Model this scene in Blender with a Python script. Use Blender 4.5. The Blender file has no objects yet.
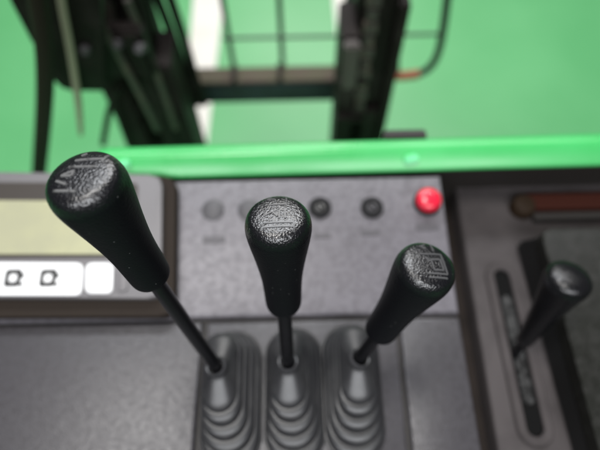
import bpy, bmesh, math, random
from mathutils import Vector, Matrix
random.seed(4)
C = bpy.context.scene.collection
R = math.radians

# ------------------------------------------------------------------ camera
F_PX = 518.0; CAM_H = .47; PITCH = R(62.5); ROLL = R(1.2)
fwd = Vector((0, math.cos(PITCH), -math.sin(PITCH)))
rt0 = Vector((1, 0, 0)); up0 = rt0.cross(fwd)
RT = rt0 * math.cos(ROLL) - up0 * math.sin(ROLL)
UP = up0 * math.cos(ROLL) + rt0 * math.sin(ROLL)
CP = Vector((0, 0, CAM_H))
cam = bpy.data.cameras.new('camera'); co = bpy.data.objects.new('camera', cam); C.objects.link(co)
co.matrix_world = Matrix(((RT.x, UP.x, -fwd.x, CP.x), (RT.y, UP.y, -fwd.y, CP.y), (RT.z, UP.z, -fwd.z, CP.z), (0, 0, 0, 1)))
cam.sensor_width = 36; cam.lens = 36 * F_PX / 600; cam.clip_start = .01; cam.clip_end = 200
cam.dof.use_dof = True; cam.dof.focus_distance = .272; cam.dof.aperture_fstop = 4.1
bpy.context.scene.camera = co

# measuring helpers: where a sight line of the photograph meets a real plane of the place
def ray(u, v): return fwd + RT * ((u - 300) / F_PX) - UP * ((v - 225) / F_PX)
def hit(u, v, P0, n):
    d = ray(u, v); return CP + d * ((Vector(P0) - CP).dot(n) / d.dot(n))
def atz(u, v, z=0): return hit(u, v, (0, 0, z), Vector((0, 0, 1)))
def aty(u, v, y): return hit(u, v, (0, y, 0), Vector((0, 1, 0)))

# ------------------------------------------------------------------ materials
def mat(name, col, rough=.5, metal=0, coat=0, bump=None, mott=None, spec=.5, emit=None):
    """bump = list of (scale, distance, strength, kind); mott = (scale, colour2, lo, hi)"""
    m = bpy.data.materials.new(name); m.use_nodes = True
    nt = m.node_tree; b = nt.nodes['Principled BSDF']; L = nt.links.new
    b.inputs['Base Color'].default_value = (*col, 1); b.inputs['Roughness'].default_value = rough
    b.inputs['Metallic'].default_value = metal; b.inputs['Coat Weight'].default_value = coat
    b.inputs['Specular IOR Level'].default_value = spec
    tc = nt.nodes.new('ShaderNodeTexCoord')
    if mott:
        sc, c2, lo, hi = mott[:4]
        n = nt.nodes.new('ShaderNodeTexNoise'); n.inputs['Scale'].default_value = sc; n.inputs['Detail'].default_value = 6
        L(tc.outputs['Object'], n.inputs['Vector'])
        mr = nt.nodes.new('ShaderNodeMapRange'); mr.inputs[1].default_value = lo; mr.inputs[2].default_value = hi
        L(n.outputs['Fac'], mr.inputs[0])
        mx = nt.nodes.new('ShaderNodeMix'); mx.data_type = 'RGBA'
        mx.inputs[6].default_value = (*col, 1); mx.inputs[7].default_value = (*c2, 1)
        L(mr.outputs[0], mx.inputs[0]); L(mx.outputs[2], b.inputs['Base Color'])
        m2 = nt.nodes.new('ShaderNodeMapRange'); m2.inputs[3].default_value = rough - .1; m2.inputs[4].default_value = rough + .12
        L(n.outputs['Fac'], m2.inputs[0]); L(m2.outputs[0], b.inputs['Roughness'])
    prev = None
    for (sc, dist, st, kind) in bump or ():
        if kind == 'cells':
            t = nt.nodes.new('ShaderNodeTexVoronoi'); t.feature = 'DISTANCE_TO_EDGE'; out = t.outputs['Distance']
        else:
            t = nt.nodes.new('ShaderNodeTexNoise'); t.inputs['Detail'].default_value = 3; out = t.outputs['Fac']
        t.inputs['Scale'].default_value = sc; L(tc.outputs['Object'], t.inputs['Vector'])
        bp = nt.nodes.new('ShaderNodeBump'); bp.inputs['Distance'].default_value = dist; bp.inputs['Strength'].default_value = st
        L(out, bp.inputs['Height'])
        if prev: L(prev.outputs[0], bp.inputs['Normal'])
        prev = bp
    if prev: L(prev.outputs[0], b.inputs['Normal'])
    if emit:
        b.inputs['Emission Color'].default_value = (*emit[0], 1); b.inputs['Emission Strength'].default_value = emit[1]
    return m

def knob_material():
    m = mat('grained_rubber', (.012, .012, .014), .42, spec=.45)
    nt = m.node_tree; b = nt.nodes['Principled BSDF']; L = nt.links.new
    tc = nt.nodes.new('ShaderNodeTexCoord')
    # warp so the leather cells look irregular and slightly wrinkled
    nz = nt.nodes.new('ShaderNodeTexNoise'); nz.inputs['Scale'].default_value = 260; nz.inputs['Detail'].default_value = 2
    L(tc.outputs['Object'], nz.inputs['Vector'])
    vm = nt.nodes.new('ShaderNodeVectorMath'); vm.operation = 'MULTIPLY_ADD'
    vm.inputs[1].default_value = (.0018, .0018, .0018)
    L(nz.outputs['Color'], vm.inputs[0]); L(tc.outputs['Object'], vm.inputs[2])
    vo = nt.nodes.new('ShaderNodeTexVoronoi'); vo.feature = 'SMOOTH_F1'; vo.inputs['Scale'].default_value = 860
    vo.inputs['Smoothness'].default_value = .5
    L(vm.outputs[0], vo.inputs['Vector'])
    n2 = nt.nodes.new('ShaderNodeTexNoise'); n2.inputs['Scale'].default_value = 800; n2.inputs['Detail'].default_value = 2
    L(tc.outputs['Object'], n2.inputs['Vector'])
    # grain is moulded into the cap and the upper third only, the shank is nearly smooth
    sp = nt.nodes.new('ShaderNodeSeparateXYZ'); L(tc.outputs['Object'], sp.inputs[0])
    zr = nt.nodes.new('ShaderNodeMapRange'); zr.inputs[1].default_value = -.045; zr.inputs[2].default_value = -.006
    zr.inputs[3].default_value = .25; zr.inputs[4].default_value = .9
    L(sp.outputs['Z'], zr.inputs[0])
    bp = nt.nodes.new('ShaderNodeBump'); bp.invert = True; bp.inputs['Distance'].default_value = .00027
    L(zr.outputs[0], bp.inputs['Strength']); L(vo.outputs['Distance'], bp.inputs['Height'])
    b2 = nt.nodes.new('ShaderNodeBump'); b2.inputs['Distance'].default_value = .0002; b2.inputs['Strength'].default_value = .2
    L(n2.outputs['Fac'], b2.inputs['Height']); L(bp.outputs[0], b2.inputs['Normal']); L(b2.outputs[0], b.inputs['Normal'])
    # the cap is polished by the palm
    rr = nt.nodes.new('ShaderNodeMapRange'); rr.inputs[1].default_value = -.016; rr.inputs[2].default_value = -.001
    rr.inputs[3].default_value = .5; rr.inputs[4].default_value = .29
    L(sp.outputs['Z'], rr.inputs[0]); L(rr.outputs[0], b.inputs['Roughness'])
    ss = nt.nodes.new('ShaderNodeMapRange'); ss.inputs[1].default_value = -.0105; ss.inputs[2].default_value = -.0025
    ss.inputs[3].default_value = .13; ss.inputs[4].default_value = .9
    L(sp.outputs['Z'], ss.inputs[0]); L(ss.outputs[0], b.inputs['Specular IOR Level'])
    # dust specks
    d = nt.nodes.new('ShaderNodeTexVoronoi'); d.inputs['Scale'].default_value = 210; d.inputs['Randomness'].default_value = 1
    L(tc.outputs['Object'], d.inputs['Vector'])
    dm = nt.nodes.new('ShaderNodeMapRange'); dm.inputs[1].default_value = .10; dm.inputs[2].default_value = .05
    L(d.outputs['Distance'], dm.inputs[0])
    wn = nt.nodes.new('ShaderNodeMath'); wn.operation = 'GREATER_THAN'; wn.inputs[1].default_value = .72
    sc = nt.nodes.new('ShaderNodeSeparateColor'); L(d.outputs['Color'], sc.inputs[0]); L(sc.outputs[0], wn.inputs[0])
    mu = nt.nodes.new('ShaderNodeMath'); mu.operation = 'MULTIPLY'; L(dm.outputs[0], mu.inputs[0]); L(wn.outputs[0], mu.inputs[1])
    mx = nt.nodes.new('ShaderNodeMix'); mx.data_type = 'RGBA'
    mx.inputs[6].default_value = (.0045, .0045, .006, 1); mx.inputs[7].default_value = (.09, .09, .09, 1)
    L(mu.outputs[0], mx.inputs[0]); L(mx.outputs[2], b.inputs['Base Color'])
    return m

M = {}
M['knob'] = knob_material()
M['icon'] = mat('worn_emboss', (.07, .07, .072), .32, spec=.6, bump=[(900, .0003, .4, 'n')])
M['scuffed'] = mat('scuffed_emboss', (.12, .12, .12), .35, mott=(180, (.04, .04, .04), .5, .65), bump=[(900, .0003, .4, 'n')])
M['rod'] = mat('black_rod', (.004, .004, .005), .3, spec=.3, bump=[(300, .0002, .2, 'n')])
M['boot'] = mat('boot_rubber', (.026, .026, .028), .36, spec=.6, bump=[(500, .0003, .25, 'n')], mott=(60, (.045, .045, .046), .45, .75))
M['collar'] = mat('collar_rubber', (.045, .045, .048), .3)
M['panel'] = mat('grey_plastic', (.155, .146, .162), .38, bump=[(430, .0004, .55, 'cells'), (60, .0006, .15, 'n')], mott=(170, (.108, .101, .112), .42, .66))
M['cover'] = mat('grey_cover_plastic', (.052, .049, .054), .34, bump=[(430, .0004, .55, 'cells'), (45, .0006, .15, 'n')], mott=(170, (.037, .034, .038), .42, .66))
M['under'] = mat('dark_frame_paint', (.02, .017, .015), .6)
M['side'] = mat('brown_side_panel', (.024, .018, .015), .7, spec=.15, mott=(30, (.017, .013, .011), .4, .7))
M['deck'] = mat('deck_plastic', (.066, .058, .058), .6, spec=.15, bump=[(700, .0002, .3, 'cells')], mott=(30, (.05, .044, .044), .42, .68))
M['bezel'] = mat('display_housing', (.14, .133, .138), .45, bump=[(900, .0002, .3, 'cells')])
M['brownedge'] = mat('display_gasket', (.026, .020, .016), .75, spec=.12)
M['recess_shade'] = mat('surround_shade', (.035, .028, .023), .5)
M['lcd'] = mat('lcd_glass', (.255, .255, .175), .25, emit=((.60, .58, .38), .30), mott=(25, (.30, .30, .18), .4, .7))
M['key'] = mat('white_key', (.88, .88, .88), .35)
M['print'] = mat('black_print', (.03, .03, .03), .5)
M['cap'] = mat('blank_cap', (.07, .067, .073), .5)
M['keyring'] = mat('key_ring', (.014, .014, .015), .6, spec=.2)
M['chrome'] = mat('dull_chrome', (.10, .10, .10), .4, metal=1)
M['dark'] = mat('dark_hole', (.004, .004, .004), .7, spec=.1)
M['red'] = mat('red_button_plastic', (.75, .02, .05), .22, coat=.3)
M['caption'] = mat('faded_caption', (.075, .07, .078), .5)
M['green'] = mat('green_paint', (.058, .46, .12), .28, coat=0, bump=[(250, .0003, .12, 'n')], mott=(12, (.068, .50, .14), .4, .7))
M['clip'] = mat('pale_green_clip', (.16, .72, .32), .4)
M['mast'] = mat('mast_steel', (.015, .012, .011), .55, spec=.15, bump=[(40, .001, .3, 'n')], mott=(14, (.032, .027, .025), .5, .75))
M['inner'] = mat('inner_mast_steel', (.009, .007, .0065), .5, spec=.15, mott=(20, (.026, .021, .020), .5, .8))
M['worn'] = mat('worn_steel', (.085, .08, .05), .7, spec=.2, mott=(25, (.09, .07, .055), .4, .7))
M['pad'] = mat('wear_pad', (.07, .06, .055), .5)
M['slide'] = mat('slide_strip', (.012, .012, .012), .45, spec=.25, mott=(160, (.05, .05, .05), .45, .6))
M['chain'] = mat('chain_steel', (.05, .045, .04), .45, mott=(60, (.09, .07, .055), .45, .7))
M['ram'] = mat('ram_tube', (.045, .05, .048), .35)
M['ledge'] = mat('ledge_plastic', (.032, .029, .027), .65, spec=.15)
M['bluesteel'] = mat('blue_black_steel', (.020, .025, .036), .45, mott=(18, (.01, .012, .015), .4, .7))
M['bar'] = mat('bar_paint', (.03, .045, .035), .5)
M['orange'] = mat('orange_primer', (.33, .075, .03), .55, mott=(40, (.10, .05, .03), .5, .75))
M['hose'] = mat('hose_rubber', (.016, .011, .009), .55, spec=.15)
M['brass'] = mat('brass', (.022, .013, .007), .6, spec=.2)
M['redstrip'] = mat('red_brown_strip', (.036, .0105, .007), .75, spec=.08)
M['tray'] = mat('tray_top', (.010, .0105, .0085), .42, spec=.22, bump=[(260, .0006, .7, 'cells'), (90, .0006, .3, 'n')], mott=(120, (.018, .018, .016), .45, .65))
M['traywall'] = mat('tray_wall', (.006, .006, .006), .6)
M['beige'] = mat('beige_cable', (.34, .31, .23), .5)
M['zinc'] = mat('zinc_bolt', (.10, .095, .10), .5, metal=.6)

def floor_material():
    m = mat('green_floor_paint', (.17, .60, .25), .35)
    nt = m.node_tree; b = nt.nodes['Principled BSDF']; L = nt.links.new
    tc = nt.nodes.new('ShaderNodeTexCoord')
    n = nt.nodes.new('ShaderNodeTexNoise'); n.inputs['Scale'].default_value = 2.2; n.inputs['Detail'].default_value = 7
    L(tc.outputs['Object'], n.inputs['Vector'])
    cr = nt.nodes.new('ShaderNodeValToRGB')
    cr.color_ramp.elements[0].position = .35; cr.color_ramp.elements[0].color = (.128, .465, .178, 1)
    cr.color_ramp.elements[1].position = .68; cr.color_ramp.elements[1].color = (.158, .515, .21, 1)
    L(n.outputs['Fac'], cr.inputs[0]); L(cr.outputs[0], b.inputs['Base Color'])
    n2 = nt.nodes.new('ShaderNodeTexNoise'); n2.inputs['Scale'].default_value = 9
    L(tc.outputs['Object'], n2.inputs['Vector'])
    bp = nt.nodes.new('ShaderNodeBump'); bp.inputs['Distance'].default_value = .002; bp.inputs['Strength'].default_value = .2
    L(n2.outputs['Fac'], bp.inputs['Height']); L(bp.outputs[0], b.inputs['Normal'])
    return m
M['floor'] = floor_material()
M['line'] = mat('white_line_paint', (.90, .88, .80), .45, mott=(6, (.84, .78, .70), .5, .8))

# ------------------------------------------------------------------ mesh helpers
def obj(name, bm, m, parent=None, smooth=True, local=False):
    if parent is not None and not local:
        bmesh.ops.translate(bm, verts=bm.verts, vec=-parent.location)
    bmesh.ops.recalc_face_normals(bm, faces=bm.faces)
    me = bpy.data.meshes.new(name); bm.to_mesh(me); bm.free()
    me.materials.append(m)
    o = bpy.data.objects.new(name, me); C.objects.link(o)
    if smooth:
        for p in me.polygons: p.use_smooth = True
        me.set_sharp_from_angle(angle=R(38))
    if parent is not None: o.parent = parent
    return o

def sub(name, bm, m, part, **k):            # a sub-part: its part sits at the thing's origin
    bmesh.ops.translate(bm, verts=bm.verts, vec=-part.parent.location)
    return obj(name, bm, m, part, local=True, **k)

def tag(o, label=None, cat=None, group=None, kind=None):
    if label: o['label'] = label
    if cat: o['category'] = cat
    if group: o['group'] = group
    if kind: o['kind'] = kind
    return o

def thing(name, loc, label, cat, group=None):
    o = bpy.data.objects.new(name, None); C.objects.link(o); o.location = loc; o.empty_display_size = .02
    return tag(o, label, cat, group)

def prism(poly, vec, bevel=0, bm=None, seg=3, top_only=True):
    """solid from a closed loop of 3D points swept by vec (loop is the face that is bevelled)"""
    bm = bm or bmesh.new()
    a = [bm.verts.new(Vector(p)) for p in poly]; b = [bm.verts.new(Vector(p) + Vector(vec)) for p in poly]
    f = bm.faces.new(a); g = bm.faces.new(b)
    n = len(a); sides = []
    for i in range(n):
        sides.append(bm.faces.new((a[i], a[(i+1) % n], b[(i+1) % n], b[i])))
    if bevel:
        es = list(f.edges) + ([] if top_only else list(g.edges))
        bmesh.ops.bevel(bm, geom=es, offset=bevel, segments=seg, affect='EDGES', profile=.5, clamp_overlap=True)
    return bm

def box(c, s, bevel=0, bm=None, rot=None):
    bm = bm or bmesh.new()
    r = bmesh.ops.create_cube(bm, size=1)
    vs = r['verts']
    bmesh.ops.scale(bm, vec=Vector(s), verts=vs)
    if rot: bmesh.ops.rotate(bm, cent=(0, 0, 0), matrix=rot, verts=vs)
    bmesh.ops.translate(bm, vec=Vector(c), verts=vs)
    if bevel:
        es = list({e for v in vs for e in v.link_edges})
        bmesh.ops.bevel(bm, geom=es, offset=bevel, segments=2, affect='EDGES', clamp_overlap=True)
    return bm

def frame_of(axis, up=Vector((0, 1, 0))):
    z = axis.normalized(); x = up.cross(z).normalized(); y = z.cross(x)
    return Matrix((x, y, z)).transposed()

def lathe(profile, seg=64, bm=None, loc=(0, 0, 0), rot=None):
    """profile: (r, z) from bottom to top"""
    bm = bm or bmesh.new(); rings = []
    for r, z in profile:
        if r < 1e-7:
            rings.append([bm.verts.new((0, 0, z))])
        else:
            rings.append([bm.verts.new((r*math.cos(2*math.pi*i/seg), r*math.sin(2*math.pi*i/seg), z)) for i in range(seg)])
    for A, B in zip(rings, rings[1:]):
        for i in range(seg):
            j = (i+1) % seg
            if len(A) == 1 and len(B) == 1: continue
            if len(A) == 1: bm.faces.new((A[0], B[j], B[i]))
            elif len(B) == 1: bm.faces.new((A[i], A[j], B[0]))
            else: bm.faces.new((A[i], A[j], B[j], B[i]))
    for e in (rings[0], rings[-1]):
        if len(e) > 1: bm.faces.new(e)
    vs = [v for rg in rings for v in rg]
    if rot is not None: bmesh.ops.rotate(bm, cent=(0, 0, 0), matrix=rot, verts=vs)
    bmesh.ops.translate(bm, vec=Vector(loc), verts=vs)
    return bm

def tube(pts, r, seg=16, bm=None, n_sub=1):
    """round tube along points; smoothed by Catmull-Rom when n_sub > 1"""
    bm = bm or bmesh.new(); P = [Vector(p) for p in pts]
    if n_sub > 1:
        Q = []
        for i in range(len(P)-1):
            p0 = P[max(i-1, 0)]; p1 = P[i]; p2 = P[i+1]; p3 = P[min(i+2, len(P)-1)]
            for k in range(n_sub):
                t = k/n_sub
                Q.append(.5*((2*p1)+(p2-p0)*t+(2*p0-5*p1+4*p2-p3)*t*t+(3*p1-p0-3*p2+p3)*t**3))
        Q.append(P[-1]); P = Q
    rings = []; up = Vector((.123, .2, .97)).normalized()
    for i, p in enumerate(P):
        t = (P[min(i+1, len(P)-1)] - P[max(i-1, 0)]).normalized()
        x = up.cross(t)
        if x.length < 1e-3: x = Vector((1, 0, 0)).cross(t)
        x.normalize(); y = t.cross(x)
        rr = r if not isinstance(r, (list, tuple)) else r[i]
        rings.append([bm.verts.new(p + x*rr*math.cos(2*math.pi*k/seg) + y*rr*math.sin(2*math.pi*k/seg)) for k in range(seg)])
    for A, B in zip(rings, rings[1:]):
        for k in range(seg): bm.faces.new((A[k], A[(k+1) % seg], B[(k+1) % seg], B[k]))
    bm.faces.new(rings[0]); bm.faces.new(rings[-1])
    return bm

def stadium(a, r, n=20):
    """closed loop, straight half-length a along y, end radius r"""
    out = []
    for i in range(n+1):
        t = math.pi*i/n; out.append((r*math.cos(t), a + r*math.sin(t)))
    for i in range(n+1):
        t = math.pi + math.pi*i/n; out.append((r*math.cos(t), -a + r*math.sin(t)))
    return out

def round_poly(pts, rad, n=6):
    """rounds the corners of a planar 3D polygon"""
    P = [Vector(p) for p in pts]; out = []
    rad = rad if isinstance(rad, (list, tuple)) else [rad]*len(P)
    for i, p in enumerate(P):
        r = rad[i]
        if r <= 0: out.append(p); continue
        a = (P[i-1]-p).normalized(); b = (P[(i+1) % len(P)]-p).normalized()
        s = p + a*r; e = p + b*r
        for k in range(n+1):
            t = k/n; out.append(s*(1-t)**2 + p*2*t*(1-t) + e*t*t)
    return out

# ------------------------------------------------------------------ floor and painted lines
FZ = -1.15
bm = bmesh.new(); vs = [bm.verts.new((x, y, FZ)) for x, y in ((-30, -20), (30, -20), (30, 60), (-30, 60))]; bm.faces.new(vs)
tag(obj('floor', bm, M['floor'], smooth=False), kind='structure')
for (a, b, c, d) in (((193, 0), (224, 0), (208, 135), (183, 135)), ((333, 0), (353, 0), (357, 75), (341, 75))):
    pa, pb, pc, pd = (atz(*q, FZ + .004) for q in (a, b, c, d))
    far_l = pa + (pa - pd) * 6; far_r = pb + (pb - pc) * 6
    near_l = pd + (pd - pa) * .3; near_r = pc + (pc - pb) * .3
    bm = bmesh.new(); bm.faces.new([bm.verts.new(p) for p in (far_l, far_r, near_r, near_l)])
    tag(obj('floor_marking', bm, M['line'], smooth=False), kind='structure')

# ------------------------------------------------------------------ control console
Z = Vector((0, 0, 1)); DN = Vector((0, 0, -1))
ys = atz(300, 318).y; yf = .2905; ZF = .0165                     # seam, far edge, rise of the sloped switch panel
sl = Vector((0, yf-ys, ZF-.001)).normalized(); PN = Vector((0, -sl.z, sl.y)); PO = Vector((0, ys, .001))
def onp(u, v, h=0): return hit(u, v, PO + PN*h, PN)
right_far = onp(440, 172); right_near = atz(484, 462)
console = thing('control_console', (0, .16, 0), 'grey plastic operator console carrying the three boots, with a sloped switch panel and red button', 'console')
def xr(y): 
    t = (y-right_near.y)/(right_far.y-right_near.y); return right_near.x + t*(right_far.x-right_near.x)
XL = -.42; YN = -.12
# under-frame
bm = prism([(XL, YN, -.006), (xr(YN)-.004, YN, -.006), (xr(yf)-.004, yf-.004, -.006), (XL, yf-.004, -.006)], (0, 0, -.16))
obj('frame', bm, M['under'], console)
gx0 = atz(197, 400).x; gx1 = atz(202, 400).x
bm = prism([(XL, YN, 0), (gx0, YN, 0), (gx0, ys-.002, 0), (XL, ys-.002, 0)], (0, 0, -.02), .003); obj('lower_cover', bm, M['cover'], console)
g1a = atz(396, 325); g1b = atz(408, 450); 
def gx(y): return g1a.x + (y-g1a.y)/(g1b.y-g1a.y)*(g1b.x-g1a.x)
bm = prism([(gx1, YN, -.001), (gx(YN), YN, -.001), (gx(ys), ys-.002, -.001), (gx1, ys-.002, -.001)], (0, 0, -.02), .0025); obj('boot_plate', bm, M['cover'], console)
bm = prism([(gx(YN)+.0035, YN, 0), (xr(YN), YN, 0), (xr(ys), ys-.002, 0), (gx(ys)+.0035, ys-.002, 0)], (0, 0, -.02), .003); obj('side_cover', bm, M['cover'], console)
# sloped switch panel
bm = prism([Vector((XL, 0, 0)) + PO + sl*.002, Vector((xr(ys), 0, 0)) + PO + sl*.002, Vector((right_far.x, yf, ZF)), Vector((XL, yf, ZF))], (0, 0, -.035), .0035)
obj('switch_panel', bm, M['panel'], console)
# side wall of the console
bm = prism([(xr(YN)-.002, YN, -.0205), (xr(YN)+.004, YN, -.0205), (xr(yf)+.004, yf-.001, -.0205), (xr(yf)-.002, yf-.001, -.0205)], (0, 0, -.12))
obj('side_wall', bm, M['side'], console)
PR = frame_of(PN)
def on_panel(name, u, v, profile, m, parent=console, part=None, h=0, **k):
    bm = lathe(profile, 48, loc=onp(u, v) + PN*h, rot=PR)
    return sub(name, bm, m, part, **k) if part else obj(name, bm, m, parent, **k)
pr = 11.2*.49/F_PX
for u in (213, 249):
    on_panel('blank_cap', u, 210, [(pr*1.08, -.002), (pr*1.08, .0006), (pr, .0012), (0, .0012)], M['cap'])
for u in (320, 372):
    k = on_panel('key_switch', u, 208, [(pr*1.1, -.002), (pr*1.1, .001), (pr*.98, .0035), (pr*.62, .0035), (pr*.58, .0005), (0, .0005)], M['keyring'])
    on_panel('key_barrel', u, 208, [(pr*.46, .0), (pr*.46, .003), (pr*.38, .0038), (0, .0038)], M['chrome' if u == 320 else 'cap'], part=k)
    bm = box((0, 0, .0042), (.0022, pr*.62, .0012)); bmesh.ops.rotate(bm, cent=(0, 0, 0), matrix=PR @ Matrix.Rotation(.5, 3, 'Z'), verts=bm.verts)
    bmesh.ops.translate(bm, vec=onp(u, 208), verts=bm.verts); sub('key_slot', bm, M['dark'], k)
rb = 13.2*.49/F_PX
b = on_panel('push_button', 427, 203, [(rb*.9, -.002), (rb*.92, .004), (rb, .005), (rb, .0095), (rb*.93, .0115), (rb*.72, .0132), (rb*.4, .0142), (0, .0146)], M['red'])
b['label'] = 'round glossy red push button'
on_panel('button_ring', 427, 203, [(rb*1.12, -.002), (rb*1.12, .002), (rb*.95, .003), (rb*.5, .003)], M['dark'], part=b)
for (u, v, w, h) in ((214, 240, 24, 8), (370, 233, 20, 6), (427, 227, 24, 8), (322, 236, 18, 5)):
    c = onp(u, v); s = .49/F_PX
    bm = box((0, 0, .0003), (w*s, h*s, .0008), .0003); bmesh.ops.rotate(bm, cent=(0, 0, 0), matrix=PR, verts=bm.verts)
    bmesh.ops.translate(bm, vec=c, verts=bm.verts); obj('caption_plate', bm, M['caption'], console)

# ------------------------------------------------------------------ instrument display on the left
DH = .022
def ond(u, v, h=0): return hit(u, v, PO + PN*(DH+h), PN)
disp = thing('instrument_display', onp(60, 240), 'grey instrument unit with a pale yellow LCD window and white keys, behind the tallest lever', 'display')
cor = [ond(-60, 297), ond(161, 298), ond(162, 175), ond(-60, 171)]
bm = prism(round_poly(cor, [.004, .012, .012, .004]), -PN*.02, .005, seg=4); obj('housing', bm, M['bezel'], disp)
big = [ond(-60, 317, -.008), ond(174, 316, -.008), ond(176, 176, -.008), ond(-60, 172, -.008)]  # brown edge, drawn down to stand in for the shadow below the unit
bm = prism(round_poly(big, [.004, .014, .014, .004]), -PN*.0135, .003); obj('gasket_and_shade', bm, M['brownedge'], disp)
# dark surround carries the shadow of a sunken window round the LCD
sur = [ond(-50, 258, .0006), ond(136, 258, .0006), ond(138, 183, .0006), ond(-50, 182, .0006)]
bm = prism(round_poly(sur, .005), -PN*.004, .0003, seg=1); su = obj('surround_shade', bm, M['recess_shade'], disp)
lc = [ond(-45, 254, .0018), ond(104, 254, .0018), ond(106, 201, .0018), ond(-45, 200, .0018)]
bm = prism(round_poly(lc, .002), -PN*.002, .0002, seg=1); obj('screen', bm, M['lcd'], disp)
st = [ond(-45, 295, .0026), ond(81, 295, .0026), ond(83, 263, .0026), ond(-45, 262, .0026)]
bm = prism(round_poly(st, [.002, .006, .006, .002]), -PN*.003, .0012); kp = obj('key_strip', bm, M['key'], disp)
st = [ond(85, 293, .0026), ond(112, 293, .0026), ond(113, 263, .0026), ond(86, 263, .0026)]
bm = prism(round_poly(st, .005), -PN*.003, .0012); obj('key', bm, M['key'], disp)
st = [ond(116, 291, .002), ond(127, 291, .002), ond(127, 266, .002), ond(117, 266, .002)]
bm = prism(round_poly(st, .003), -PN*.003, .001); obj('lamp_window', bm, M['bezel'], disp)
for u0 in (13, 48):                                              # dark pictograms: a rounded square ring with a spout at the right
    bm = bmesh.new(); s = .48/F_PX; c = ond(u0, 278, .0026)
    def q(x, y): return c + Vector((1, 0, 0))*x*s + sl*y*s
    def rr_(w_, h_, c_): return [(-w_+c_, -h_), (w_-c_, -h_), (w_, -h_+c_), (w_, h_-c_), (w_-c_, h_), (-w_+c_, h_), (-w_, h_-c_), (-w_, -h_+c_)]
    o_ = rr_(8.2, 9, 2.2); i_ = rr_(3.8, 4, 1.4)
    lo = [[bm.verts.new(q(*p) + PN*h) for p in L_] for L_ in (o_, i_) for h in (-.0005, .0004)]
    O0, O1, I0, I1 = lo
    for k in range(8):
        j = (k+1) % 8
        bm.faces.new((O1[k], O1[j], I1[j], I1[k])); bm.faces.new((O0[k], O0[j], O1[j], O1[k])); bm.faces.new((I0[k], I0[j], I1[j], I1[k]))
    prism([q(x, y) + PN*.0004 for x, y in ((7.9, -8.6), (11.2, -8.6), (11.2, -5.6), (7.9, -5))], -PN*.0009, bm=bm)
    prism([q(x, y) + PN*.0004 for x, y in ((7.9, -1), (11, .6), (11, 4), (7.9, 5))], -PN*.0009, bm=bm)
    sub('pictogram', bm, M['print'], kp, smooth=False)

# ------------------------------------------------------------------ green cowl rail
RY = yf + .0035; RZ = ZF + .0005
gl = [(RY+.036, RZ-.02), (RY+.036, RZ-.002), (RY+.0355, RZ+.004), (RY+.0335, RZ+.0088), (RY+.030, RZ+.0112), (RY+.0200, RZ+.0117), (RY+.0172, RZ+.0106), (RY+.0025, RZ+.0022), (RY+.0005, RZ), (RY+.0005, RZ-.0025), (RY+.002, RZ-.004), (RY+.022, RZ-.004), (RY+.024, RZ-.02)]
x0 = hit(93, 155, (0, RY+.02, RZ+.008), Z).x
rail = thing('cowl_rail', (0, RY+.018, 0), 'bright green painted steel rail across the far edge of the console', 'rail')
bm = bmesh.new(); secs = []
cols = [(x0-.001, .45), (x0+.001, .68), (x0+.005, .88), (x0+.011, .98), (x0+.018, 1.0), (.75, 1.0)]
yaw = .012
for X, k in cols:
    sec = []
    for (y, z) in gl:
        yy = RY+.018 + (y-RY-.018)*k; zz = RZ-.02 + (z-RZ+.02)*(1 - (1-k)*.55)
        sec.append(bm.verts.new((X, yy + max(X, 0)*yaw, zz)))
    secs.append(sec)
for A, B in zip(secs, secs[1:]):
    for i in range(len(gl)-1): bm.faces.new((A[i], A[i+1], B[i+1], B[i]))
    bm.faces.new((A[-1], A[0], B[0], B[-1]))
bm.faces.new(secs[0]); bm.faces.new(secs[-1])
obj('rail_body', bm, M['green'], rail)
bm = box(((x0+.014+.75)/2, RY+.0245, -.17), (.75-x0-.014, .012, 2*(RZ+.17-.0055))); obj('front_wall', bm, M['under'], console)
for (u, v) in ((411, 159), (124, 164)):
    c = hit(u, v, (0, RY+.0115, RZ+.0085), Vector((0, -.5, .866)))
    rot = frame_of(Vector((0, -.5, .866))) @ Matrix.Rotation(.25, 3, 'Z')
    bm = box((0, 0, .0), (.015, .009, .008), .002); bmesh.ops.rotate(bm, cent=(0, 0, 0), matrix=rot, verts=bm.verts)
    bmesh.ops.translate(bm, vec=c, verts=bm.verts); obj('clip', bm, M['clip'], rail)
c = hit(405, 135, (0, RY+.042, .0), Vector((0, 1, 0))); bm = box((c.x, RY+.042, c.z-.012), (.045, .012, .03), .002); obj('rubber_stop', bm, M['under'], rail)

# ------------------------------------------------------------------ levers
KR, KL = .0190, .090
knob_prof = [(0, -KL), (.0085, -KL), (.0108, -KL+.0012), (.0118, -KL+.0035), (.0121, -KL+.008), (.0123, -.074), (.0126, -.064), (.0132, -.055), (.0142, -.046),
             (.0156, -.036), (.0170, -.027), (.0181, -.020), (.0188, -.0145), (.0190, -.0110), (.0187, -.0078), (.0179, -.0050), (.0166, -.0030), (.0148, -.00165), (.0120, -.0008), (.008, -.0003), (.004, -.00007), (0, 0)]
def smooth_prof(p, n=4):
    out = []
    for i in range(len(p)-1):
        p0 = p[max(i-1, 0)]; p1 = p[i]; p2 = p[i+1]; p3 = p[min(i+2, len(p)-1)]
        for k in range(n):
            t = k/n
            out.append(tuple(.5*((2*b)+(c-a)*t+(2*a-5*b+4*c-d)*t*t+(3*b-a-3*c+d)*t**3) for a, b, c, d in zip(p0, p1, p2, p3)))
    out.append(p[-1]); return [(max(r, 0), z) for r, z in out]
KP = [(0, -KL)] + smooth_prof(knob_prof[1:], 3)
cap_prof = sorted((r, z) for r, z in KP if z > -.0112)
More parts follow.
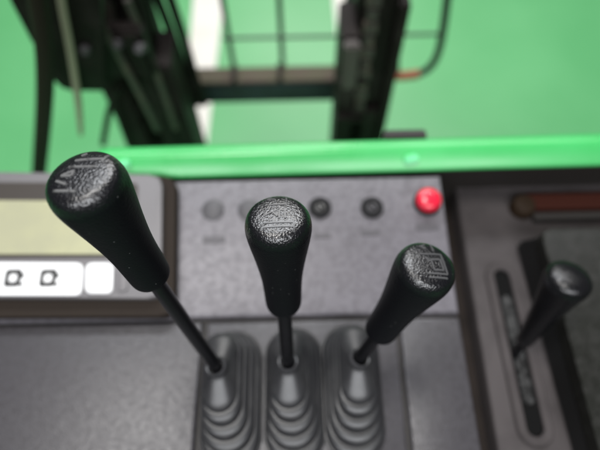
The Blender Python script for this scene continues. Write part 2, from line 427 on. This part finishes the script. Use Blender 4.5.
def cap_z(r):
    for (r0, z0), (r1, z1) in zip(cap_prof, cap_prof[1:]):
        if r0 <= r <= r1: return z0 + (z1-z0)*(r-r0)/max(r1-r0, 1e-9)
    return cap_prof[-1][1]
def strokes(segs, w=.00048, h=.00042):
    """raised moulded lines that follow the curved cap; coordinates in millimetres"""
    bm = bmesh.new()
    for (xa, ya, xb, yb) in segs:
        A = Vector((xa, ya))*.001; B = Vector((xb, yb))*.001; d = (B-A).normalized(); nrm = Vector((-d.y, d.x)); n = max(2, int((B-A).length/.001))
        rings = []
        for k in range(n+1):
            p = A + (B-A)*k/n; sec = []
            for (s, hh) in ((-1.25, -.0003), (-.85, h), (.85, h), (1.25, -.0003)):
                q = p + nrm*w*s; sec.append(bm.verts.new((q.x, q.y, cap_z(q.length) + hh)))
            rings.append(sec)
        for P, Q in zip(rings, rings[1:]):
            for i in range(3): bm.faces.new((P[i], P[i+1], Q[i+1], Q[i]))
        bm.faces.new(rings[0]); bm.faces.new(rings[-1])
    return bm
ICONS = [
    [(4.5, 14.5, 4.5, 8.5), (-9, 7.5, 4, 10.5), (-10, 3, 4.2, 5), (-8, 11, -6, 13), (-11, -2.5, -6, 1.2), (-6, 1.2, -5.5, -2), (-5.5, -2, -11, -2.5), (-12, -5.5, -5.5, -7), (-10.5, -11, 1, -10)],
    [(4.8, 15, 4.8, 9.3), (-6, 12, -1.7, 12), (-6, 12, -4, 13.6), (-6, 12, -4, 10.6), (-5, 7, 5, 7.4), (-7.5, -1.5, -3, 1.5), (-3, 1.5, 0, -2), (1, 2.7, 4.2, 2.7), (4.2, 2.7, 4.2, -3.5), (1, 2.7, 1, -3.5),
     (-7.5, -6.6, 9, -6.2), (-7.5, -9.4, 9, -9), (9, -6.2, 9, -12.5)],
    [(4.6, 14.3, 4.6, 8.5), (-3, 12.4, .5, 13.8), (-3, 12.4, 0, 10.5), (-5.7, 6, 8.7, 6), (.5, 2, 6.8, 2), (6.8, 2, 6.8, -5.6), (6.8, -5.6, .5, -5.6), (.5, -5.6, .5, 2), (-3, 3.5, -.5, .5), (-5, -7.8, 8.7, -8.4), (8.7, 6, 8.7, -8.4), (-4.5, -10.5, 8, -11)],
]
knob_me = None
def boot_mesh(dx, dy):
    """stepped bellows whose top leans by (dx, dy) from its base; local origin at the rod's foot on the plate"""
    bm = bmesh.new(); prof = [(0, .0262, .0326, 0), (.0012, .0264, .0326, 0), (.0022, .0258, .0324, 0), (.0024, .0235, .0301, 0)]
    z = .0030; r = .0250; a = .0318
    for k in range(4):                                           # four rounded folds with a deep crease under each
        f0 = k/4
        prof += [(z-.0040, r-.0026, a-.0012, f0+.02), (z-.0016, r-.0016, a-.0006, f0), (z, r-.0005, a, f0)]
        for t in range(0, 100, 11):
            c_ = math.cos(R(t)); w_ = 1 - c_
            prof.append((z + .0015 + .0061*math.sin(R(t)), r - .0032*w_, a - .0034*w_, f0 + .15*w_))
        prof.append((z + .0045, r-.0052, a-.0056, f0 + .25))
        z += .0085; r -= .0027; a -= .0036
    prof += [(z-.0012, r-.0030, a-.002, 1), (z, r-.0006, a, 1), (z+.0016, r+.0003, a, 1), (z+.0032, r-.0004, a-.0008, 1)]
    for t in (.15, .3, .45, .6, .75, .88):
        prof.append((z + .0032 + .0115*t, r-.0004 + (.0066-r+.0004)*t, (a-.0008)*(1-t), 1-t))
    prof += [(z+.0149, .0066, .0002, 0), (z+.0159, .0058, .0002, 0), (z+.0163, .0054, .0002, 0)]
    rings = []
    top = max(i for i, p in enumerate(prof) if p[3] == 1)
    for q, (zz, rr, aa, f) in enumerate(prof):
        ox, oy = (dx*(f-1), BULB*f + dy*(f-1)) if q <= top else (0, BULB*f)
        rings.append([bm.verts.new((x + ox, y + oy, zz)) for x, y in stadium(max(aa, .0002), rr)])
    for A, B in zip(rings, rings[1:]):
        n = len(A)
        for i in range(n): bm.faces.new((A[i], A[(i+1) % n], B[(i+1) % n], B[i]))
    bm.faces.new(rings[0]); bm.faces.new(rings[-1])
    return bm
BULB = .0005
LEAN = [(-.0065, .0140), (-.0035, .0140), (.002, .0140)]
LV = [((217, 368), (78, 173), .234, -14, 'tallest black control lever, leaning left across the instrument unit, seen nearest the viewer'),
      ((288, 364), (277.5, 213.5), .285, 0, 'upright black control lever in the middle of the row, lines moulded on its cap'),
      ((358.5, 360), (431, 262), .312, 4, 'shortest of the three booted black levers, leaning right towards the red button')]
for i, (bp, kp_, dep, twist, lab) in enumerate(LV):
    zt = .0515
    B = atz(*bp, zt); K1 = CP + ray(*kp_)*dep
    ax = (K1-B).normalized(); rot = frame_of(ax, Vector((0, 1, .0))) @ Matrix.Rotation(R(twist), 3, 'Z')
    base = Vector((B.x, B.y, -.001))
    lv = thing('control_lever', base, lab, 'lever', 'booted control levers on the console')
    # boot
    o = obj('boot', boot_mesh(*LEAN[i]), M['boot'], lv, local=True)
    col = bmesh.new(); lathe([(.0076, -.003), (.0083, -.001), (.0086, .0012), (.0083, .0036), (.0076, .0046), (.0066, .0044), (.0059, .0032), (.0056, -.001)], 40, bm=col)
    bmesh.ops.rotate(col, cent=(0, 0, 0), matrix=frame_of(ax), verts=col.verts)
    bmesh.ops.translate(col, vec=B - base + Vector((0, 0, .0005)), verts=col.verts)
    obj('collar', col, M['collar'], o, local=True)
    bm = tube([B - ax*.02, B + ax*.03, K1 - ax*(KL-.012)], .0051, 24); obj('rod', bm, M['rod'], lv)
    if knob_me is None:
        o = obj('knob', lathe(KP, 96), M['knob'], lv, local=True); knob_me = o.data
    else:
        o = bpy.data.objects.new('knob', knob_me); C.objects.link(o); o.parent = lv
    o.rotation_mode = 'QUATERNION'; o.location = K1 - base; o.rotation_quaternion = rot.to_quaternion()
    obj('emblem', strokes([(a+3.2, b_, c_+3.2, d) for a, b_, c_, d in ICONS[i]] if i == 0 else ICONS[i], .00066 if i == 0 else .00058), M['scuffed'] if i == 0 else M['icon'], o, local=True)

# ------------------------------------------------------------------ right-hand side deck, slot and small lever
DZ = -.045
deck = thing('side_deck', atz(500, 320, DZ), 'brownish grey side deck right of the console, holding the slotted lever gate', 'deck')
l_n = atz(499, 470, DZ); l_f = atz(455, 186, DZ)
bm = prism([(l_n.x, YN, DZ), (.6, YN, DZ), (.6, l_f.y, DZ), (l_f.x, l_f.y, DZ)], (0, 0, -.06), .004); obj('deck_panel', bm, M['deck'], deck)
bm = prism([(xr(YN), YN, DZ-.03), (.6, YN, DZ-.03), (.6, RY+.019, DZ-.03), (xr(yf), RY+.019, DZ-.03)], (0, 0, -.02)); obj('deck_frame', bm, M['side'], deck)
bm = prism([(xr(yf)+.006, l_f.y+.004, DZ-.004), (.6, l_f.y+.004, DZ-.004), (.6, RY+.019, DZ-.004), (xr(yf)+.006, RY+.019, DZ-.004)], (0, 0, -.02), .002); obj('rear_seal', bm, M['under'], deck)
ga = atz(501, 278, DZ); gb = atz(534, 428, DZ); gm = (ga+gb)/2; gd = (gb-ga); gh = gd.length/2; ang = math.atan2(gd.y, gd.x) + math.pi/2
def slot_loop(a, r, z):
    return [Matrix.Rotation(ang, 3, 'Z') @ Vector((x, y, 0)) + Vector((gm.x, gm.y, z)) for x, y in stadium(a, r)]
bm = bmesh.new()                                                  # raised oval plate with an open slot
lo = [[bm.verts.new(p) for p in slot_loop(gh*k, r, z)] for k, r, z in ((1, .0168, DZ-.002), (1, .0168, DZ+.003), (1, .0155, DZ+.0045), (1, .0092, DZ+.0045), (1, .0080, DZ+.0035), (1, .0080, DZ+.0006))]
for P, Q in zip(lo, lo[1:]):
    for k in range(len(P)): bm.faces.new((P[k], P[(k+1) % len(P)], Q[(k+1) % len(P)], Q[k]))
gp = obj('gate_plate', bm, M['deck'], deck)
bm = prism(slot_loop(gh, .0078, DZ+.0009), (0, 0, -.0006)); sub('gate_slot', bm, M['dark'], gp)
bm = prism(slot_loop(gh*.66, .0050, DZ+.0026), (0, 0, -.0015), .0006); sub('slide_strip', bm, M['slide'], gp)
sb = atz(516, 352, DZ+.006); st_ = CP + ray(573, 273)*.42
ax = (st_-sb).normalized()
sm = thing('gate_lever', sb, 'small black knobbed lever standing in the slotted gate beside the dark tray', 'lever')
bm = tube([sb - ax*.012, sb + ax*.03, st_ - ax*.02], .0042, 20); obj('rod', bm, M['rod'], sm)
L4 = (st_-sb).length
prof4 = [(0, -L4*.84), (.0062, -L4*.84), (.0080, -L4*.82), (.0098, -L4*.62), (.0135, -L4*.38), (.0172, -.022), (.0190, -.014), (.0192, -.0100), (.0182, -.006), (.0150, -.0028), (.010, -.0010), (0, 0)]
M['knob4'] = mat('smooth_worn_knob', (.007, .007, .008), .25, spec=.5, bump=[(500, .0005, .5, 'cells')])
o = obj('knob', lathe([(0, -L4*.84)] + smooth_prof(prof4[1:], 3), 48), M['knob4'], sm, local=True)
o.rotation_mode = 'QUATERNION'; o.location = st_ - sb; o.rotation_quaternion = frame_of(ax).to_quaternion()

# dark tray block
TZ = 0.0
tray = thing('tray_box', atz(600, 330, DZ), 'dark grey textured tray block with black side walls at the right edge', 'tray')
t0 = atz(540, 229, TZ); t1 = atz(601, 455, TZ); 
bm = prism(round_poly([(t1.x, t1.y-.06, TZ), (.55, t1.y-.06, TZ), (.55, t0.y, TZ), (t0.x, t0.y, TZ)], [.004, .004, .004, .012]), (0, 0, -.018), .008, seg=6); obj('tray_lid', bm, M['tray'], tray)
w0 = atz(509, 226, DZ); w1 = atz(574, 455, DZ)
bm = bmesh.new()
tp = [Vector((t1.x+.001, t1.y-.059, -.0165)), Vector((.549, t1.y-.059, -.0165)), Vector((.549, t0.y-.001, -.0165)), Vector((t0.x+.001, t0.y-.001, -.0165))]
bt = [Vector((w1.x, t1.y-.059, DZ+.001)), Vector((.549, t1.y-.059, DZ+.001)), Vector((.549, t0.y+.006, DZ+.001)), Vector((w0.x, t0.y+.006, DZ+.001))]
A = [bm.verts.new(p) for p in tp]; Bv = [bm.verts.new(p) for p in bt]
bm.faces.new(A); bm.faces.new(Bv)
for i in range(4): bm.faces.new((A[i], A[(i+1) % 4], Bv[(i+1) % 4], Bv[i]))
bmesh.ops.bevel(bm, geom=[e for e in bm.edges if not (e.verts[0] in A and e.verts[1] in A)], offset=.004, segments=3, affect='EDGES')
obj('tray_wall', bm, M['traywall'], tray)
# strip beyond the tray
sa = atz(521, 201, DZ+.012); se = atz(700, 200, DZ+.012)
strip = thing('marker_strip', (sa.x, sa.y, DZ), 'dull red-brown bar with a rounded brass end, behind the dark tray', 'bar')
bm = prism([(sa.x+.008, sa.y-.010, DZ+.012), (.5, sa.y-.010, DZ+.012), (.5, sa.y+.010, DZ+.012), (sa.x+.008, sa.y+.010, DZ+.012)], (0, 0, -.0115), .002); obj('bar_body', bm, M['redstrip'], strip)
bm = lathe([(.0135, 0), (.0135, .010), (.011, .0135), (.006, .0145), (0, .0148)], 32, loc=(sa.x+.003, sa.y-.004, DZ+.0005)); obj('end_cap', bm, M['brass'], strip)
bm = prism([(sa.x+.012, sa.y-.022, DZ+.009), (.5, sa.y-.022, DZ+.009), (.5, sa.y-.0125, DZ+.009), (sa.x+.012, sa.y-.0125, DZ+.009)], (0, 0, -.0085), .002); obj('ledge', bm, M['ledge'], strip)

# ------------------------------------------------------------------ lift mast beyond the rail
MY = .66; CY = .80
def vpost(xa, xb, y, z0, z1, d, bev=.004, bm=None): return box(((xa+xb)/2, y+d/2, (z0+z1)/2), (xb-xa, d, z1-z0), bev, bm)
mast = thing('lift_mast', (0, MY, FZ), 'black steel lift mast with two uprights beyond the green rail', 'mast')
# right upright: tall inner channel and wider lower outer channel
ra, rb_ = aty(360, 0, MY), aty(403, 0, MY)
bm = vpost(ra.x, rb_.x, MY+.012, FZ+.05, .5, .012)
vpost(ra.x, ra.x+.014, MY+.0245, FZ+.05, .5, .07, bm=bm); vpost(rb_.x-.014, rb_.x, MY+.0245, FZ+.05, .5, .07, bm=bm)
obj('inner_upright', bm, M['inner'], mast)
oa, ob = aty(337, 90, MY), aty(392, 90, MY); otop = aty(345, 33, MY).z
bm = vpost(oa.x, oa.x+.03, MY-.012, FZ+.03, otop, .09); vpost(ob.x-.016, ob.x, MY-.012, FZ+.03, otop+.06, .09, bm=bm)
vpost(oa.x+.0305, ob.x-.0165, MY-.002, FZ+.03, otop-.19, .012, bm=bm)
obj('outer_upright', bm, M['mast'], mast)
wz = aty(348, 45, MY-.02); bm = box((oa.x+.016, MY-.022, otop-.05), (.026, .02, .10), .004); obj('wear_pad', bm, M['pad'], mast)
for (u, v) in ((352, 81), (349, 118)):
    c = aty(u, v, MY-.02); bm = box((c.x, MY-.020, c.z), (.05, .012, .012), .002); obj('stiffener', bm, M['mast'], mast)
# left upright
la, lb = aty(78, 0, MY), aty(133, 0, MY)
bm = vpost(la.x, lb.x, MY+.012, FZ+.05, .5, .012)
vpost(la.x, la.x+.014, MY+.0245, FZ+.05, .5, .07, bm=bm); vpost(lb.x-.014, lb.x, MY+.0245, FZ+.05, .5, .07, bm=bm)
obj('inner_upright', bm, M['inner'], mast)
oa2, ob2 = aty(108, 105, MY-.012), aty(182, 105, MY-.012); ot2 = aty(150, 62, MY).z
bm = vpost(oa2.x, oa2.x+.045, MY-.012, FZ+.03, ot2+.03, .09); vpost(ob2.x-.03, ob2.x, MY-.012, FZ+.03, ot2, .09, bm=bm)
vpost(oa2.x+.0455, ob2.x-.0305, MY-.002, FZ+.03, ot2-.02, .012, bm=bm)
obj('outer_upright', bm, M['mast'], mast)
# tie plate with its bolts
p0, p1 = aty(82, 40, MY-.03), aty(154, 62, MY-.03)
bm = box(((p0.x+p1.x)/2, MY-.028, (p0.z+p1.z)/2), (p1.x-p0.x, .03, abs(p0.z-p1.z)+.05), .006); tp_ = obj('tie_plate', bm, M['inner'], mast)
for (u, v, r) in ((118, 46, .009), (140, 50, .010)):
    c = aty(u, v, MY-.05); bm = lathe([(r, -.006), (r, .006), (r*.7, .010), (0, .010)], 6, loc=(c.x, MY-.046, c.z), rot=frame_of(Vector((0, -1, .6)), Vector((1, 0, 0)))); sub('bolt', bm, M['zinc'], tp_)
# lift chains, ram and pipework inside the uprights
for (u, v) in ((108, 20), (372, 20)):
    c = aty(u, v, MY-.004)
    bm = bmesh.new()
    for k in range(62):
        z = .45 - k*.026
        box((c.x, MY+.004, z), (.017 if k % 2 else .023, .012, .019), bm=bm)
    obj('lift_chain', bm, M['chain'], mast, smooth=False)
for (u, v, r, m_) in ((152, 75, .017, 'ram'), (386, 60, .010, 'mast')):
    c = aty(u, v, MY+.02)
    bm = lathe([(r*1.35, FZ+.1), (r*1.35, c.z-.12), (r, c.z-.115), (r, .3)], 24, loc=(c.x, MY+.05, 0)); obj('lift_ram', bm, M[m_], mast)
for (u0, v0, u1, v1, dy) in ((94, 10, 158, 130, -.045), (127, 0, 176, 128, -.02)):
    p, q = aty(u0, v0, MY+dy), aty(u1, v1, MY+dy)
    obj('oil_pipe', tube([p, (p+q)/2 + Vector((.004, -.004, 0)), q], .006, 10, n_sub=4), M['chain'], mast)
# lower bracket on the left upright, with an opening
for pts in (((118, 88), (109, 112), (103, 144)), ((114, 100), (121, 122), (130, 146))):
    obj('stay_rod', tube([aty(u, v, MY-.03) for u, v in pts], .006, 10, n_sub=4), M['mast'], mast)

# carriage with load backrest
CY = .80
car = thing('fork_carriage', (0, CY, aty(260, 90, CY).z), 'fork carriage of a worn brown cross bar and thin backrest bars, between the mast uprights', 'carriage')
b0, b1 = aty(178, 86, CY), aty(352, 86, CY)
hz = b0.z - aty(200, 104, CY).z
bm = box(((b0.x+b1.x)/2, CY+.021, b0.z-hz/2), (b1.x-b0.x, .042, hz), .003); obj('cross_bar', bm, M['bluesteel'], car)
bm = box(((b0.x+b1.x)/2, CY+.024, b0.z+.0035), (b1.x-b0.x-.004, .046, .006), .002); tb = obj('top_wear_strip', bm, M['worn'], car)
for u in (235, 280):
    c = aty(u, 78, CY+.02); bm = box((c.x, CY+.022, b0.z+.012), (.010, .05, .012), .002); sub('notch_block', bm, M['mast'], tb)
BY = CY+.045
hb = aty(300, 37, BY).z
def rod_bar(p, q, r, m): return obj('backrest_bar', tube([p, q], r, 10), M[m], car)
rod_bar(Vector((aty(222, 37, BY).x, BY, hb)), Vector((aty(442, 37, BY).x, BY, hb)), .0035, 'bar')
for u in (228, 281):
    q = aty(u, 37, BY); rod_bar(Vector((q.x, BY+.008, b0.z)), Vector((q.x, BY+.008, hb+.45)), .0055, 'bar')
q = aty(347, 0, BY-.03); rod_bar(Vector((q.x+.004, BY-.03, b0.z)), Vector((q.x+.004, BY-.03, q.z+.3)), .008, 'bar')
loop = [aty(u, v, BY) for u, v in ((454, -60), (447, 0), (443, 30), (438, 53), (430, 67), (418, 74), (400, 76))]
obj('backrest_frame', tube(loop, .0085, 12, n_sub=5), M['bar'], car)
l2 = [aty(u, v, BY-.012) for u, v in ((384, 75), (400, 76), (419, 74))]
obj('sleeve', tube(l2, .0105, 12, n_sub=4), M['orange'], car)
bm = tube([aty(396, 52, BY-.01), aty(396, 70, BY-.01)], .008, 12); obj('stay', bm, M['worn'], car)

# hoses, cable and front bracket at the left
HY = .50
hp = [aty(u, v, HY) for u, v in ((30, -40), (38, 0), (44, 45), (45, 85), (43, 125), (39, 175), (37, 215))]
tag(obj('hydraulic_hose', tube(hp, .0115, 14, n_sub=6), M['hose']), 'thick black hydraulic hose hanging in a bow at the far left of the green floor', 'hose')
for (a, b_, lab) in (((150, -20), (189, 84), 'thin dark hose left of the white floor line, nearer the left mast upright'), ((164, -20), (197, 84), 'thin dark hose left of the white floor line, nearer the white line')):
    p = aty(*a, .745); q = aty(*b_, .745)
    tag(obj('mast_hose', tube([p, (p+q)/2 + Vector((.002, 0, 0)), q, q + (q-p)*.25], .0085, 12, n_sub=4), M['inner']), lab, 'hose', 'pair of hoses beside the left upright')
QY = .56
poly = [aty(u, v, QY) for u, v in ((2, -40), (100, -40), (102, 40), (105, 92), (68, 91), (56, 84), (46, 62), (32, 42), (10, 0))]
br = tag(obj('side_bracket', prism(round_poly(poly, .006, 3), (0, .03, 0), .003), M['inner']), 'black steel bracket plate at top left, in front of the mast', 'bracket')
c = aty(86, 48, QY); bm = lathe([(.008, -.004), (.008, .004), (.006, .007), (0, .007)], 6, loc=(c.x, QY-.003, c.z), rot=frame_of(Vector((0, -1, .3)), Vector((1, 0, 0)))); obj('bolt', bm, M['zinc'], br)
cp = [aty(u, v, QY-.02) for u, v in ((57, -30), (62, 5), (70, 48), (78, 100), (81, 135))]
tag(obj('cable', tube(cp, [.0055]*7 + [.0055]*6 + [.005, .0045, .004, .003], 10, n_sub=4), M['beige']), 'slim beige cable running down beside the black bracket', 'cable')

# ------------------------------------------------------------------ light: unseen hall lamps, with broad sources added for the highlights
w = bpy.data.worlds.new('World'); bpy.context.scene.world = w; w.use_nodes = True
bg = w.node_tree.nodes['Background']; bg.inputs[0].default_value = (.93, .96, 1, 1); bg.inputs[1].default_value = .035
def lamp(name, loc, aim, size, power, col=(1, .98, .95)):
    l = bpy.data.lights.new(name, 'AREA'); l.shape = 'RECTANGLE'; l.size, l.size_y = size; l.energy = power; l.color = col
    o = bpy.data.objects.new(name, l); C.objects.link(o); o.location = loc
    d = Vector(aim) - Vector(loc); o.rotation_euler = d.to_track_quat('-Z', 'Y').to_euler()
    return o
lamp('unseen_lamp', (-.45, .5, 3.0), (-.05, .15, 0), (1.0, .4), 52)
lamp('unseen_lamp', (.0, -1.75, 2.45), (0, .1, 0), (3.0, .8), 98, (.95, .97, 1))  # unseen broad source behind the operator, added to light the boot cones
lamp('unseen_lamp', (-.35, 3.0, 3.2), (0, .4, 0), (3.2, .5), 118, (.93, .96, 1))  # unseen broad source ahead, added for highlights on knob caps and rail
lamp('unseen_lamp', (1.8, 3.4, 3.4), (0, 1.4, -1), (1.6, .6), 34)
lamp('unseen_lamp', (.2, 6.2, 3.4), (0, 1.5, -1), (2.4, .8), 105)

sc = bpy.context.scene
sc.view_settings.view_transform = 'Standard'; sc.view_settings.look = 'None'; sc.view_settings.exposure = 0; sc.view_settings.gamma = 1
sc.render.engine = 'CYCLES'; sc.cycles.use_denoising = True; sc.cycles.max_bounces = 6
